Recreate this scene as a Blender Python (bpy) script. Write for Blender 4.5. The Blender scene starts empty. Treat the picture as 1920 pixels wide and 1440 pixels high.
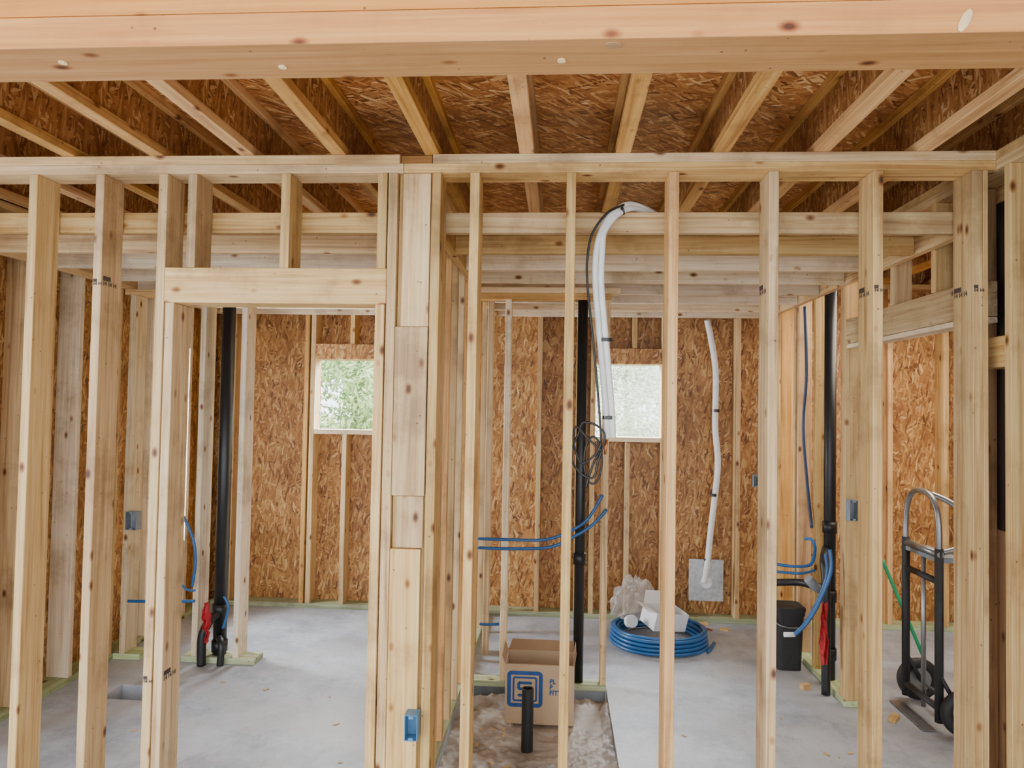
import bpy, bmesh, math, random
from mathutils import Vector, Matrix, noise
random.seed(7)
SC = bpy.context.scene
COL = SC.collection

# ---------------------------------------------------------------- camera
F = 1330.0; CH = 1.72
R = (Matrix.Rotation(math.radians(3.87),3,'Z') @ Matrix.Rotation(math.radians(91.72),3,'X')
     @ Matrix.Rotation(math.radians(1.0),3,'Z'))
cd = bpy.data.cameras.new('camera'); cam = bpy.data.objects.new('camera',cd); COL.objects.link(cam)
cam.location=(0,0,CH); cam.rotation_euler=R.to_euler(); cd.sensor_width=36; cd.lens=F/1920*36
cd.clip_start=0.05
SC.camera=cam
def ray(px,py): return R @ Vector(((px-960)/F, -(py-720)/F, -1))
def P(px,py,Y):            # image pixel back-projected through the camera onto plane y=Y
    d=ray(px,py); return Vector((0,0,CH))+d*(Y/d.y)
def PX(px,py,X):
    d=ray(px,py); return Vector((0,0,CH))+d*(X/d.x)
def PZ(px,py,Z):
    d=ray(px,py); return Vector((0,0,CH))+d*((Z-CH)/d.z)

# ---------------------------------------------------------------- materials
def newmat(n):
    m=bpy.data.materials.new(n); m.use_nodes=True
    nt=m.node_tree; b=nt.nodes['Principled BSDF']; return m,nt,b
def N(nt,t,**k):
    n=nt.nodes.new(t)
    for a,v in k.items():
        if hasattr(n,a): setattr(n,a,v)
    return n
def ramp(nt,stops):
    r=nt.nodes.new('ShaderNodeValToRGB'); e=r.color_ramp.elements
    e[0].position=stops[0][0]; e[0].color=(*stops[0][1],1)
    e[1].position=stops[-1][0]; e[1].color=(*stops[-1][1],1)
    for p,c in stops[1:-1]:
        x=e.new(p); x.color=(*c,1)
    return r
def mixc(nt,fac,a,b,mode='MIX'):
    m=nt.nodes.new('ShaderNodeMix'); m.data_type='RGBA'; m.blend_type=mode
    L=nt.links
    for sock,v in ((m.inputs[0],fac),(m.inputs[6],a),(m.inputs[7],b)):
        if hasattr(v,'links'): L.new(v,sock)
        elif isinstance(v,(int,float)): sock.default_value=v
        else: sock.default_value=(*v,1)
    return m.outputs[2]
def plain(name,c,rough=.6,metal=0,noise_amt=.12,nscale=20,trans=0,alpha=1):
    m,nt,b=newmat(name)
    tc=N(nt,'ShaderNodeTexCoord'); no=N(nt,'ShaderNodeTexNoise'); no.inputs['Scale'].default_value=nscale
    no.inputs['Detail'].default_value=4
    nt.links.new(tc.outputs['Object'],no.inputs['Vector'])
    d=tuple(x*(1-noise_amt*2) for x in c); l=tuple(min(1,x*(1+noise_amt)) for x in c)
    r=ramp(nt,[(.3,d),(.7,l)]); nt.links.new(no.outputs['Fac'],r.inputs[0])
    nt.links.new(r.outputs[0],b.inputs['Base Color'])
    b.inputs['Roughness'].default_value=rough; b.inputs['Metallic'].default_value=metal
    b.inputs['Transmission Weight'].default_value=trans; b.inputs['Alpha'].default_value=alpha
    return m
_w={}
def wood(axis,tone):
    k=(axis,tone)
    if k in _w: return _w[k]
    tones={'pale':((.40,.22,.072),(.65,.435,.18),(.80,.59,.29)),
           'white':((.66,.50,.30),(.84,.69,.46),(.94,.84,.64)),  # also puts window light into the colour of some studs
           'warm':((.42,.19,.045),(.68,.38,.12),(.82,.51,.19)),
           'fir':((.50,.19,.025),(.68,.29,.048),(.78,.375,.08)),
           'pink':((.30,.135,.042),(.42,.215,.075),(.50,.28,.115)),
           'brown':((.20,.09,.03),(.38,.20,.07),(.50,.29,.12)),
           'green':((.30,.38,.18),(.46,.56,.32),(.58,.68,.42)),
           'grey':((.34,.215,.095),(.55,.38,.19),(.67,.49,.27))}
    d,mid,l=tones[tone]
    m,nt,b=newmat('lumber_%s_%s'%(tone,axis)); L=nt.links
    tc=N(nt,'ShaderNodeTexCoord'); oi=N(nt,'ShaderNodeObjectInfo')
    mu=N(nt,'ShaderNodeMath',operation='MULTIPLY'); mu.inputs[1].default_value=37.0
    L.new(oi.outputs['Random'],mu.inputs[0])
    ad=N(nt,'ShaderNodeVectorMath',operation='ADD'); L.new(tc.outputs['Object'],ad.inputs[0]); L.new(mu.outputs[0],ad.inputs[1])
    mp=N(nt,'ShaderNodeMapping'); s=[26,26,26]; s['xyz'.index(axis)]=.9; mp.inputs['Scale'].default_value=s
    L.new(ad.outputs[0],mp.inputs[0])
    n1=N(nt,'ShaderNodeTexNoise'); n1.inputs['Scale'].default_value=1.1; n1.inputs['Detail'].default_value=5; n1.inputs['Distortion'].default_value=1.2
    L.new(mp.outputs[0],n1.inputs['Vector'])
    lo=.15 if tone in('fir','pink') else .26
    r=ramp(nt,[(lo,d),(.46,mid),(.74,l)]); L.new(n1.outputs['Fac'],r.inputs[0])
    mp2=N(nt,'ShaderNodeMapping'); s=[90,90,90]; s['xyz'.index(axis)]=2; mp2.inputs['Scale'].default_value=s
    L.new(ad.outputs[0],mp2.inputs[0])
    n2=N(nt,'ShaderNodeTexNoise'); n2.inputs['Scale'].default_value=1.5; n2.inputs['Detail'].default_value=3
    L.new(mp2.outputs[0],n2.inputs['Vector'])
    r2=ramp(nt,[(.3,(.80,.70,.58)),(.6,(1,1,1))]); L.new(n2.outputs['Fac'],r2.inputs[0])
    c=mixc(nt,.8 if tone not in('fir','pink') else .5,r.outputs[0],r2.outputs[0],'MULTIPLY')
    # knots
    mp3=N(nt,'ShaderNodeMapping'); s=[1.25,1.25,1.25]; s['xyz'.index(axis)]=.7; mp3.inputs['Scale'].default_value=s
    L.new(ad.outputs[0],mp3.inputs[0])
    v=N(nt,'ShaderNodeTexVoronoi'); v.inputs['Scale'].default_value=8.0
    L.new(mp3.outputs[0],v.inputs['Vector'])
    r3=ramp(nt,[(.05,(.09,.035,.015)),(.09,(.42,.23,.10)),(.17,(1,1,1))]); L.new(v.outputs['Distance'],r3.inputs[0])
    c=mixc(nt,.95,c,r3.outputs[0],'MULTIPLY')
    # small nail holes and specks
    v2=N(nt,'ShaderNodeTexVoronoi'); v2.inputs['Scale'].default_value=16
    L.new(ad.outputs[0],v2.inputs['Vector'])
    r5=ramp(nt,[(.045,(.25,.17,.12)),(.075,(1,1,1))]); L.new(v2.outputs['Distance'],r5.inputs[0])
    c=mixc(nt,.8,c,r5.outputs[0],'MULTIPLY')
    # dirt smudges
    n4=N(nt,'ShaderNodeTexNoise'); n4.inputs['Scale'].default_value=2.6; n4.inputs['Detail'].default_value=7; n4.inputs['Roughness'].default_value=.65; L.new(ad.outputs[0],n4.inputs['Vector'])
    r4=ramp(nt,[(.36,(.58,.53,.48)),(.48,(.93,.91,.89)),(.6,(1,1,1))]); L.new(n4.outputs['Fac'],r4.inputs[0])
    c=mixc(nt,.85 if tone not in('fir','pink') else .3,c,r4.outputs[0],'MULTIPLY')
    hs=N(nt,'ShaderNodeHueSaturation'); mr=N(nt,'ShaderNodeMapRange')
    mr.inputs[3].default_value=.76 if tone not in('fir','pink') else .95; mr.inputs[4].default_value=1.16 if tone not in('fir','pink') else 1.06
    L.new(oi.outputs['Random'],mr.inputs[0]); L.new(mr.outputs[0],hs.inputs['Value'])
    fr=N(nt,'ShaderNodeMath',operation='FRACT'); L.new(mu.outputs[0],fr.inputs[0])
    mr2=N(nt,'ShaderNodeMapRange'); mr2.inputs[3].default_value=.84; mr2.inputs[4].default_value=1.08; L.new(fr.outputs[0],mr2.inputs[0]); L.new(mr2.outputs[0],hs.inputs['Saturation'])
    L.new(c,hs.inputs['Color'])
    L.new(hs.outputs[0],b.inputs['Base Color']); b.inputs['Roughness'].default_value=.62
    bp=N(nt,'ShaderNodeBump'); bp.inputs['Strength'].default_value=.15; bp.inputs['Distance'].default_value=.002
    L.new(n2.outputs['Fac'],bp.inputs['Height']); L.new(bp.outputs[0],b.inputs['Normal'])
    _w[k]=m; return m
def osb(name,plane,val=1.0,flake=(13,66)):
    m,nt,b=newmat(name); L=nt.links
    tc=N(nt,'ShaderNodeTexCoord'); sp=N(nt,'ShaderNodeSeparateXYZ'); L.new(tc.outputs['Object'],sp.inputs[0])
    cb=N(nt,'ShaderNodeCombineXYZ')
    for i,a in enumerate(plane): L.new(sp.outputs['xyz'.index(a)],cb.inputs[i])
    nz=N(nt,'ShaderNodeTexNoise'); nz.inputs['Scale'].default_value=9; L.new(cb.outputs[0],nz.inputs['Vector'])
    sc=N(nt,'ShaderNodeVectorMath',operation='SCALE'); sc.inputs['Scale'].default_value=.035; L.new(nz.outputs['Color'],sc.inputs[0])
    ad=N(nt,'ShaderNodeVectorMath',operation='ADD'); L.new(cb.outputs[0],ad.inputs[0]); L.new(sc.outputs[0],ad.inputs[1])
    lay=[]
    angs=((4,1),(-18,1.15),(24,.9),(-50,1.3)) if 'ceil' in name else ((12,1),(-38,1.15),(68,.9),(-80,1.3))
    for ang,s in angs:
        a=N(nt,'ShaderNodeMapping'); a.inputs['Rotation'].default_value=(0,0,math.radians(ang)); a.inputs['Location'].default_value=(ang*.1,s*3,0)
        L.new(ad.outputs[0],a.inputs[0])
        c=N(nt,'ShaderNodeMapping'); c.inputs['Scale'].default_value=(flake[0]*s,flake[1]*s,1); L.new(a.outputs[0],c.inputs[0])
        v=N(nt,'ShaderNodeTexVoronoi'); v.voronoi_dimensions='2D'; v.inputs['Scale'].default_value=1; L.new(c.outputs[0],v.inputs['Vector'])
        q=N(nt,'ShaderNodeSeparateColor'); L.new(v.outputs['Color'],q.inputs[0]); lay.append((q.outputs[0],q.outputs[1]))
    def gt(s,th):
        g=N(nt,'ShaderNodeMath',operation='GREATER_THAN'); L.new(s,g.inputs[0]); g.inputs[1].default_value=th; return g.outputs[0]
    def mixf(f,a,b_):
        g=N(nt,'ShaderNodeMix'); g.data_type='FLOAT'; L.new(f,g.inputs[0]); L.new(a,g.inputs[2]); L.new(b_,g.inputs[3]); return g.outputs[0]
    x=lay[0][0]
    for l in lay[1:]: x=mixf(gt(l[1],.55),x,l[0])
    st=[(0,(.15,.056,.014)),(.12,(.29,.125,.035)),(.6,(.46,.228,.066)),(.88,(.58,.335,.12)),(1,(.74,.50,.23))]
    if 'ceil' in name or 'web' in name:
        st=[(0,(.15,.050,.013)),(.14,(.30,.112,.030)),(.6,(.46,.20,.058)),(.86,(.60,.32,.115)),(1,(.78,.52,.25))]
    r=ramp(nt,[(p,tuple(min(1,k*val) for k in c)) for p,c in st]); L.new(x,r.inputs[0])
    n3=N(nt,'ShaderNodeTexNoise'); n3.inputs['Scale'].default_value=2.2; L.new(cb.outputs[0],n3.inputs['Vector'])
    r3=ramp(nt,[(.3,(.72,.66,.58)),(.62,(1.0,1.0,1.0))]); L.new(n3.outputs['Fac'],r3.inputs[0])
    c=mixc(nt,1,r.outputs[0],r3.outputs[0],'MULTIPLY')
    L.new(c,b.inputs['Base Color']); b.inputs['Roughness'].default_value=.5
    bp=N(nt,'ShaderNodeBump'); bp.inputs['Strength'].default_value=.3; bp.inputs['Distance'].default_value=.003
    L.new(x,bp.inputs['Height']); L.new(bp.outputs[0],b.inputs['Normal'])
    return m
OSB_XZ=osb('osb_back','xz',1.08); OSB_YZ=osb('osb_side','yz',1.0); OSB_XY=osb('osb_ceiling','xy',1.3,(11,66))
OSB_WEB=osb('osb_web','yz',.8)
def concrete(name,a,b_,dirt,dark):
    m,nt,b=newmat(name); L=nt.links
    tc=N(nt,'ShaderNodeTexCoord')
    n1=N(nt,'ShaderNodeTexNoise'); n1.inputs['Scale'].default_value=2.4; n1.inputs['Detail'].default_value=13; n1.inputs['Roughness'].default_value=.78
    L.new(tc.outputs['Object'],n1.inputs['Vector'])
    r=ramp(nt,[(.38,a),(.60,b_)]); L.new(n1.outputs['Fac'],r.inputs[0])
    n2=N(nt,'ShaderNodeTexNoise'); n2.inputs['Scale'].default_value=1.3; n2.inputs['Detail'].default_value=9; n2.inputs['Distortion'].default_value=.6
    mp=N(nt,'ShaderNodeMapping'); mp.inputs['Location'].default_value=(5,3,1); L.new(tc.outputs['Object'],mp.inputs[0]); L.new(mp.outputs[0],n2.inputs['Vector'])
    r2=ramp(nt,[(.46,(0,0,0)),(.60,(.65,.65,.65))]); L.new(n2.outputs['Fac'],r2.inputs[0])
    c=mixc(nt,r2.outputs[0],r.outputs[0],dirt)
    n7=N(nt,'ShaderNodeTexNoise'); n7.inputs['Scale'].default_value=5.5; n7.inputs['Detail'].default_value=10; n7.inputs['Distortion'].default_value=.5; n7.inputs['Roughness'].default_value=.7
    mp7=N(nt,'ShaderNodeMapping'); mp7.inputs['Location'].default_value=(1,8,1); mp7.inputs['Scale'].default_value=(1,.6,1); L.new(tc.outputs['Object'],mp7.inputs[0]); L.new(mp7.outputs[0],n7.inputs['Vector'])
    r7=ramp(nt,[(.54,(0,0,0)),(.72,(.6,.6,.6))]); L.new(n7.outputs['Fac'],r7.inputs[0])
    c=mixc(nt,r7.outputs[0],c,dark)
    v=N(nt,'ShaderNodeTexVoronoi'); v.inputs['Scale'].default_value=30; L.new(tc.outputs['Object'],v.inputs['Vector'])
    r3=ramp(nt,[(.06,(.55,.42,.28)),(.13,(1,1,1))]); L.new(v.outputs['Distance'],r3.inputs[0])
    n6=N(nt,'ShaderNodeTexNoise'); n6.inputs['Scale'].default_value=1.1; L.new(tc.outputs['Object'],n6.inputs['Vector'])
    r6=ramp(nt,[(.45,(.15,.15,.15)),(.60,(1,1,1))]); L.new(n6.outputs['Fac'],r6.inputs[0])
    c=mixc(nt,r6.outputs[0],c,mixc(nt,1.0,c,r3.outputs[0],'MULTIPLY'))
    L.new(c,b.inputs['Base Color']); b.inputs['Roughness'].default_value=.5
    n5=N(nt,'ShaderNodeTexNoise'); n5.inputs['Scale'].default_value=30; n5.inputs['Detail'].default_value=5; L.new(tc.outputs['Object'],n5.inputs['Vector'])
    bp=N(nt,'ShaderNodeBump'); bp.inputs['Strength'].default_value=.35; bp.inputs['Distance'].default_value=.004
    L.new(n5.outputs['Fac'],bp.inputs['Height']); L.new(bp.outputs[0],b.inputs['Normal'])
    return m
CONC=concrete('concrete_slab',(.26,.295,.345),(.45,.495,.565),(.40,.41,.42),(.19,.205,.23))
CONC2=concrete('concrete_recess',(.22,.195,.165),(.48,.435,.38),(.28,.21,.15),(.10,.08,.065))
BLACKP=plain('abs_black',(.012,.013,.015),.42,0,.1,8)
BLUE=plain('pex_blue',(.015,.11,.31),.35,0,.1,8)
NAVY=plain('pex_dark_blue',(.02,.05,.12),.4)
WHITEF=plain('white_foam',(.74,.75,.75),.6,0,.06,14)
TAPE=plain('black_tape',(.01,.01,.01),.4)
CABLE=plain('black_cable',(.012,.012,.012),.45)
COPPER=plain('copper',(.60,.25,.11),.3,.9)
CHROME=plain('dull_chrome',(.30,.31,.32),.35,.8,.05)
STEEL=plain('galvanized_sheet',(.50,.52,.54),.45,.6,.12,30)
GREYP=plain('grey_plastic',(.22,.25,.28),.5)
BLUEBOX=plain('blue_plastic',(.08,.22,.38),.45)
RED=plain('red_cloth',(.42,.012,.018),.7,0,.2,30)
GREEN=plain('green_rod',(.02,.34,.14),.4)
CARD=plain('cardboard',(.46,.325,.20),.8,0,.06,6)
CARDIN=plain('cardboard_inner',(.30,.18,.095),.85,0,.08,6)
INK=plain('blue_ink',(.012,.07,.24),.7,0,.1,40)
BLKINK=plain('dark_ink',(.07,.05,.04),.8)
RUBBER=plain('rubber',(.02,.02,.022),.6)
WHITEC=plain('white_carton',(.74,.76,.80),.6,0,.05,9)
BAG=plain('clear_bag',(.78,.75,.70),.16,0,.1,12,.3,.42)
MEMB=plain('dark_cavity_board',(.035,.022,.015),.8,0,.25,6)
PLUG=plain('wood_filler',(.80,.60,.34),.5,0,.05,40)

# ---------------------------------------------------------------- builders
def link(o,parent=None):
    COL.objects.link(o)
    if parent is not None:
        o.parent=parent; o.matrix_parent_inverse=parent.matrix_basis.inverted()
    return o
def tag(o,label=None,cat=None,group=None,kind=None):
    if label: o['label']=label
    if cat: o['category']=cat
    if group: o['group']=group
    if kind: o['kind']=kind
    return o
def mesh_obj(name,bm,mats,parent=None,loc=None,smooth=False):
    me=bpy.data.meshes.new(name)
    if loc is not None:
        bmesh.ops.translate(bm,verts=bm.verts,vec=-Vector(loc))
    if smooth:
        for f in bm.faces: f.smooth=len(f.verts)<=4
    bmesh.ops.recalc_face_normals(bm,faces=bm.faces)
    bm.to_mesh(me); bm.free()
    for m in (mats if isinstance(mats,(list,tuple)) else [mats]): me.materials.append(m)
    o=bpy.data.objects.new(name,me)
    if loc is not None: o.location=loc
    link(o,parent); return o
def addbox(bm,x0,x1,y0,y1,z0,z1,mi=0):
    vs=[bm.verts.new((x,y,z)) for z in (z0,z1) for y in (y0,y1) for x in (x0,x1)]
    for q in ((0,1,3,2),(4,6,7,5),(0,4,5,1),(1,5,7,3),(3,7,6,2),(2,6,4,0)):
        f=bm.faces.new([vs[i] for i in q]); f.material_index=mi
def box(name,x0,x1,y0,y1,z0,z1,mat,parent=None,bev=.002):
    bm=bmesh.new(); addbox(bm,x0,x1,y0,y1,z0,z1)
    if bev: bmesh.ops.bevel(bm,geom=bm.edges[:],offset=bev,segments=1,affect='EDGES')
    return mesh_obj(name,bm,mat,parent,((x0+x1)/2,(y0+y1)/2,z0))
def board(name,x0,x1,y0,y1,z0,z1,tone,label,group=None,parent=None,cat='lumber'):
    d=(x1-x0,y1-y0,z1-z0); ax='xyz'[d.index(max(d))]
    o=box(name,x0,x1,y0,y1,z0,z1,wood(ax,tone),parent)
    if parent is None: tag(o,label,cat,group)
    return o
def tube(name,pts,r,mat,parent=None,seg=10,sub=8,origin=None,closed=False):
    pts=[Vector(p) for p in pts]; n=len(pts); path=[]
    if n==2: path=pts[:]
    else:
        for i in range(n if closed else n-1):
            if closed: a,b,c,d=pts[i-1],pts[i],pts[(i+1)%n],pts[(i+2)%n]
            else: a=pts[max(i-1,0)];b=pts[i];c=pts[i+1];d=pts[min(i+2,n-1)]
            for k in range(sub):
                t=k/sub
                path.append(.5*((2*b)+(c-a)*t+(2*a-5*b+4*c-d)*t*t+(3*b-a-3*c+d)*t**3))
        if not closed: path.append(pts[-1])
    bm=bmesh.new(); rings=[]; m=len(path)
    T=(path[1]-path[0]).normalized(); up=Vector((0,0,1)) if abs(T.z)<.9 else Vector((1,0,0))
    nrm=T.cross(up).normalized()
    for i,p in enumerate(path):
        if closed: t=(path[(i+1)%m]-path[i-1]).normalized()
        else: t=(path[min(i+1,m-1)]-path[max(i-1,0)]).normalized()
        nrm=(nrm-t*nrm.dot(t)).normalized(); bn=t.cross(nrm)
        rr=r(i/(m-1)) if callable(r) else r
        rings.append([bm.verts.new(p+nrm*math.cos(a)*rr+bn*math.sin(a)*rr) for a in [2*math.pi*k/seg for k in range(seg)]])
    for i in range(m if closed else m-1):
        A=rings[i];B=rings[(i+1)%m]
        for k in range(seg): bm.faces.new((A[k],A[(k+1)%seg],B[(k+1)%seg],B[k]))
    if not closed:
        bm.faces.new(rings[0][::-1]); bm.faces.new(rings[-1])
    o=origin if origin is not None else min(path,key=lambda v:v.z)
    return mesh_obj(name,bm,mat,parent,o,True)
def empty(name,loc):
    e=bpy.data.objects.new(name,None); e.location=loc; e.empty_display_size=.1; COL.objects.link(e); return e
def cyl(name,loc,r,h,mat,parent,rot=(0,0,0),sx=1.0,r2=None):
    bm=bmesh.new(); bmesh.ops.create_cone(bm,cap_ends=True,segments=22,radius1=r,radius2=r2 or r,depth=h)
    for v in bm.verts: v.co.x*=sx
    o=mesh_obj(name,bm,mat); o.location=loc; o.rotation_euler=rot; COL.objects.unlink(o); link(o,parent); return o
def text_mesh(name,s,size,mat,mtx,parent,bold=0,extr=.0006,space=1.0):
    cu=bpy.data.curves.new(name,'FONT'); cu.body=s; cu.size=size; cu.extrude=extr; cu.offset=bold; cu.space_line=space
    cu.align_x='LEFT'
    t=bpy.data.objects.new(name,cu); COL.objects.link(t)
    bpy.context.view_layer.update()
    me=bpy.data.meshes.new_from_object(t.evaluated_get(bpy.context.evaluated_depsgraph_get()))
    bpy.data.objects.remove(t); me.materials.clear(); me.materials.append(mat)
    o=bpy.data.objects.new(name,me); o.matrix_basis=mtx; link(o,parent); return o
FACE_CAM=Matrix.Rotation(math.radians(90),4,'X')

# ---------------------------------------------------------------- structure
TOP=2.745; FW=2.85; BK=5.85; LX=-2.92; RX=1.68; DROP=2.455
JT=TOP+.24; RD=.089; DOORY=4.34
q=PZ(988,1404,-.055); SX,SY=q.x,q.y
def grid_slab():
    bm=bmesh.new()
    xs=[-6,-2.60,-2.32,-.555,.31,5]; ys=[-5,3.02,3.95,4.16,4.33,4.52,6.0]
    for i in range(len(xs)-1):
        for j in range(len(ys)-1):
            x0,x1,y0,y1=xs[i],xs[i+1],ys[j],ys[j+1]; cx=(x0+x1)/2; cy=(y0+y1)/2
            top=0;mi=0
            if -.555<cx<.31 and 3.02<cy<4.33: top=-.07;mi=1
            if -.555<cx<.31 and 4.33<cy<4.52: top=-.12;mi=1
            if -2.60<cx<-2.32 and 3.95<cy<4.16: top=-.12;mi=2
            addbox(bm,x0,x1,y0,y1,-.25,top,mi)
    return mesh_obj('floor',bm,[CONC,CONC2,plain('cutout_earth',(.07,.055,.045),.9,0,.2,20)])
tag(grid_slab(),'pale grey concrete slab with cut-out trench','floor',kind='structure')
bm=bmesh.new(); nx,ny=90,130; V=[]
for j in range(ny+1):
    row=[]
    for i in range(nx+1):
        x=-.554+.863*i/nx; y=3.021+1.308*j/ny
        n=noise.noise(Vector((x*7,y*7,0)))*.012+noise.noise(Vector((x*25,y*25,4)))*.011+noise.noise(Vector((x*70,y*70,9)))*.008
        e=max(0,1-min(x+.554,.309-x,y-3.021,4.329-y)/.07)
        inb=1 if (abs(x-.02)<.25 and 3.95<y<4.26) else 0
        z=(-.054 if inb else -.050+n)+(0 if inb else e*.030*(.5+noise.noise(Vector((x*14,y*14,2)))))
        rr=math.hypot(x-SX,y-SY)*(1+.35*noise.noise(Vector((x*20,y*20,7))))
        if rr<.085: z=min(z,-.052)-.016*(1-rr/.085)
        row.append(bm.verts.new((x,y,max(z,-.068))))
    V.append(row)
for j in range(ny):
    for i in range(nx): bm.faces.new((V[j][i],V[j][i+1],V[j+1][i+1],V[j+1][i]))
o=mesh_obj('dirt_fill',bm,CONC2,smooth=True); tag(o,'rough dusty dirt filling the slab cut-out','dirt',kind='stuff')
g=box('ground',-30,30,6.02,45,-.6,-.4,plain('grass_ground',(.40,.50,.26),.9,0,.2,3),bev=0); tag(g,'pale grassy ground outside the building','ground',kind='structure')
tag(box('ceiling',-3.6,4.2,-.6,6.1,JT,JT+.018,OSB_XY,bev=0),'oriented strand board deck above the joists','ceiling',kind='structure')
wl=(P(590,740,BK).x,P(706,740,BK).x,P(650,806,BK).z,P(650,674,BK).z)
wr=(P(1117,750,BK).x,P(1240,750,BK).x,P(1180,820,BK).z,P(1180,683,BK).z)
def sheet_with_holes(name,plane,a0,a1,b0,b1,t0,t1,holes,mat):
    bm=bmesh.new()
    xs=sorted({a0,a1,*[h[0] for h in holes],*[h[1] for h in holes]}); zs=sorted({b0,b1,*[h[2] for h in holes],*[h[3] for h in holes]})
    for i in range(len(xs)-1):
        for j in range(len(zs)-1):
            cx=(xs[i]+xs[i+1])/2; cz=(zs[j]+zs[j+1])/2
            if any(h[0]<cx<h[1] and h[2]<cz<h[3] for h in holes): continue
            if plane=='xz': addbox(bm,xs[i],xs[i+1],t0,t1,zs[j],zs[j+1])
            else: addbox(bm,t0,t1,xs[i],xs[i+1],zs[j],zs[j+1])
    return mesh_obj(name,bm,mat)
tag(sheet_with_holes('wall_back','xz',-3.085,3.2,0,JT,BK+.14,BK+.152,[wl,wr],OSB_XZ),'oriented strand board sheathing with two window openings','wall',kind='structure')
LOP=(4.98,5.41,.62,2.10)
tag(sheet_with_holes('wall_left','yz',2.9,BK+.14,0,JT,LX-.152,LX-.14,[LOP],OSB_YZ),'oriented strand board sheathing with a tall opening','wall',kind='structure')
tag(box('wall_right',3.2,3.215,-1,BK+.14,0,JT,OSB_YZ,bev=0),'oriented strand board outer wall of the next room','wall',kind='structure')
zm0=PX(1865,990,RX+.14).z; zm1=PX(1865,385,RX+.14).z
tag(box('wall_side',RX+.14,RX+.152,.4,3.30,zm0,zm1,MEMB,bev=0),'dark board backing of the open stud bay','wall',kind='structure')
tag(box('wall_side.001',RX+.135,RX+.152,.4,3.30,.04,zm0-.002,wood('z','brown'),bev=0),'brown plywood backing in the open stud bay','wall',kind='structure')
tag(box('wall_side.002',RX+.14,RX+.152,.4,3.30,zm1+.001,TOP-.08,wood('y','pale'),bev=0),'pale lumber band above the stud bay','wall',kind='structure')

# ---------------------------------------------------------------- I joists
x=-.149-.39*8
while x<3.1:
    e=empty('i_joist',(x,1.78,TOP)); tag(e,'engineered wood I-joist with pale flange and brown web','joist','ceiling joists')
    y0,y1=1.775,5.98
    board('bottom_flange',x-.03,x+.03,y0,y1,TOP,TOP+.038,'warm',None,parent=e)
    board('top_flange',x-.03,x+.03,y0,y1,JT-.038,JT-.001,'warm',None,parent=e)
    box('web',x-.005,x+.005,y0,y1,TOP+.036,JT-.036,OSB_WEB,e,bev=0)
    x+=.39
bm_e=empty('ceiling_beam',(0,1.67,2.55)); tag(bm_e,'large honey-coloured laminated wood beam','beam')
BY0,BY1=1.585,1.757
board('lamination',-3.6,4.0,BY0,BY1,2.55,2.588,'pink',None,parent=bm_e)
board('lamination',-3.6,4.0,BY0-.002,BY0+.02,2.5505,2.625,'fir',None,parent=bm_e)
board('lamination',-3.6,4.0,BY0-.004,BY1,2.626,JT,'fir',None,parent=bm_e)
for px,py in ((530,125),(1053,113),(118,117)):
    cyl('screw_plug',PZ(px,py,2.55)-Vector((0,0,.0012)),.010,.003,PLUG,bm_e)
cyl('wood_knot',PZ(1150,84,2.55)-Vector((0,0,.0008)),.014,.003,wood('x','brown'),bm_e,sx=1.4)
p=P(1810,38,BY0-.004)
bm=bmesh.new(); bmesh.ops.create_icosphere(bm,subdivisions=2,radius=1)
for v in bm.verts: v.co=Vector((v.co.x*.012+v.co.z*.010,v.co.y*.0015,v.co.z*.026))
o=mesh_obj('filler_patch',bm,PLUG,None); o.location=p; COL.objects.unlink(o); link(o,bm_e)

# ---------------------------------------------------------------- front stud wall
G='front wall studs'
D=.14; W=.038
def fx(px,py=330): return P(px,py,FW).x
zt=TOP-.076
xl=-3.2
PL='pale doubled top plate running across the stud wall'
gx0,gx1=fx(750,290),fx(812,290)
board('top_plate',xl,gx0,FW,FW+D,TOP-.038,TOP-.0005,'pale',PL,'front wall plates')
board('top_plate',gx1,RX,FW,FW+D,TOP-.038,TOP-.0005,'pale',PL,'front wall plates')
board('plate_block',gx0+.002,gx1-.004,FW+.012,FW+D,TOP-.038,TOP-.003,'brown','short dark brown block between top plates')
board('top_plate',xl,fx(757,310),FW+.001,FW+D,TOP-.076,TOP-.0385,'pale',PL,'front wall plates')
board('top_plate',fx(757,310)+.002,RX,FW+.001,FW+D,TOP-.076,TOP-.0385,'pale',PL,'front wall plates')
def fstud(px,z0=.038,z1=None,tone='pale',label='pale spruce wall stud with knots',n='wall_stud',w=W):
    x=fx(px); return board(n,x,x+w,FW+.001,FW+D,z0,(z1 or zt)-.0005,tone,label,G)
studs={}
for px,t in ((-70,'pale'),(55,'pale'),(180,'grey'),(298,'pale'),(882,'pale'),(1063,'pale'),(1256,'warm'),(1443,'pale'),(1638,'pale')):
    studs[px]=fstud(px,tone=t)
hz1=2.272; hz0=2.125
studs[316]=fstud(317,z1=hz0,label='door trimmer stud under the header',n='trimmer_stud')
fstud(353,hz1,tone='grey',label='short cripple stud above the door header',n='cripple_stud')
fstud(528,hz1,label='short cripple stud above the door header',n='cripple_stud')
fstud(709,z1=hz0,label='door trimmer stud under the header',n='trimmer_stud')
fstud(709,hz1,label='short cripple stud above the door header',n='cripple_stud')
fstud(729,tone='pale')
board('door_header',fx(298)+.040,fx(729)-.001,FW-.001,FW+D,hz0,hz1,'pale','wide knotty header over the doorway','door framing')
studs[810]=fstud(810,tone='pale')
studs[1826]=fstud(1824,tone='pale')
for x0,x1 in ((xl,fx(317)+.04),(fx(709)-.0,RX)):
    board('bottom_plate',x0,x1,FW,FW+D,0.0,.0375,'green','green-tinted treated bottom plate','bottom plates')
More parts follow.
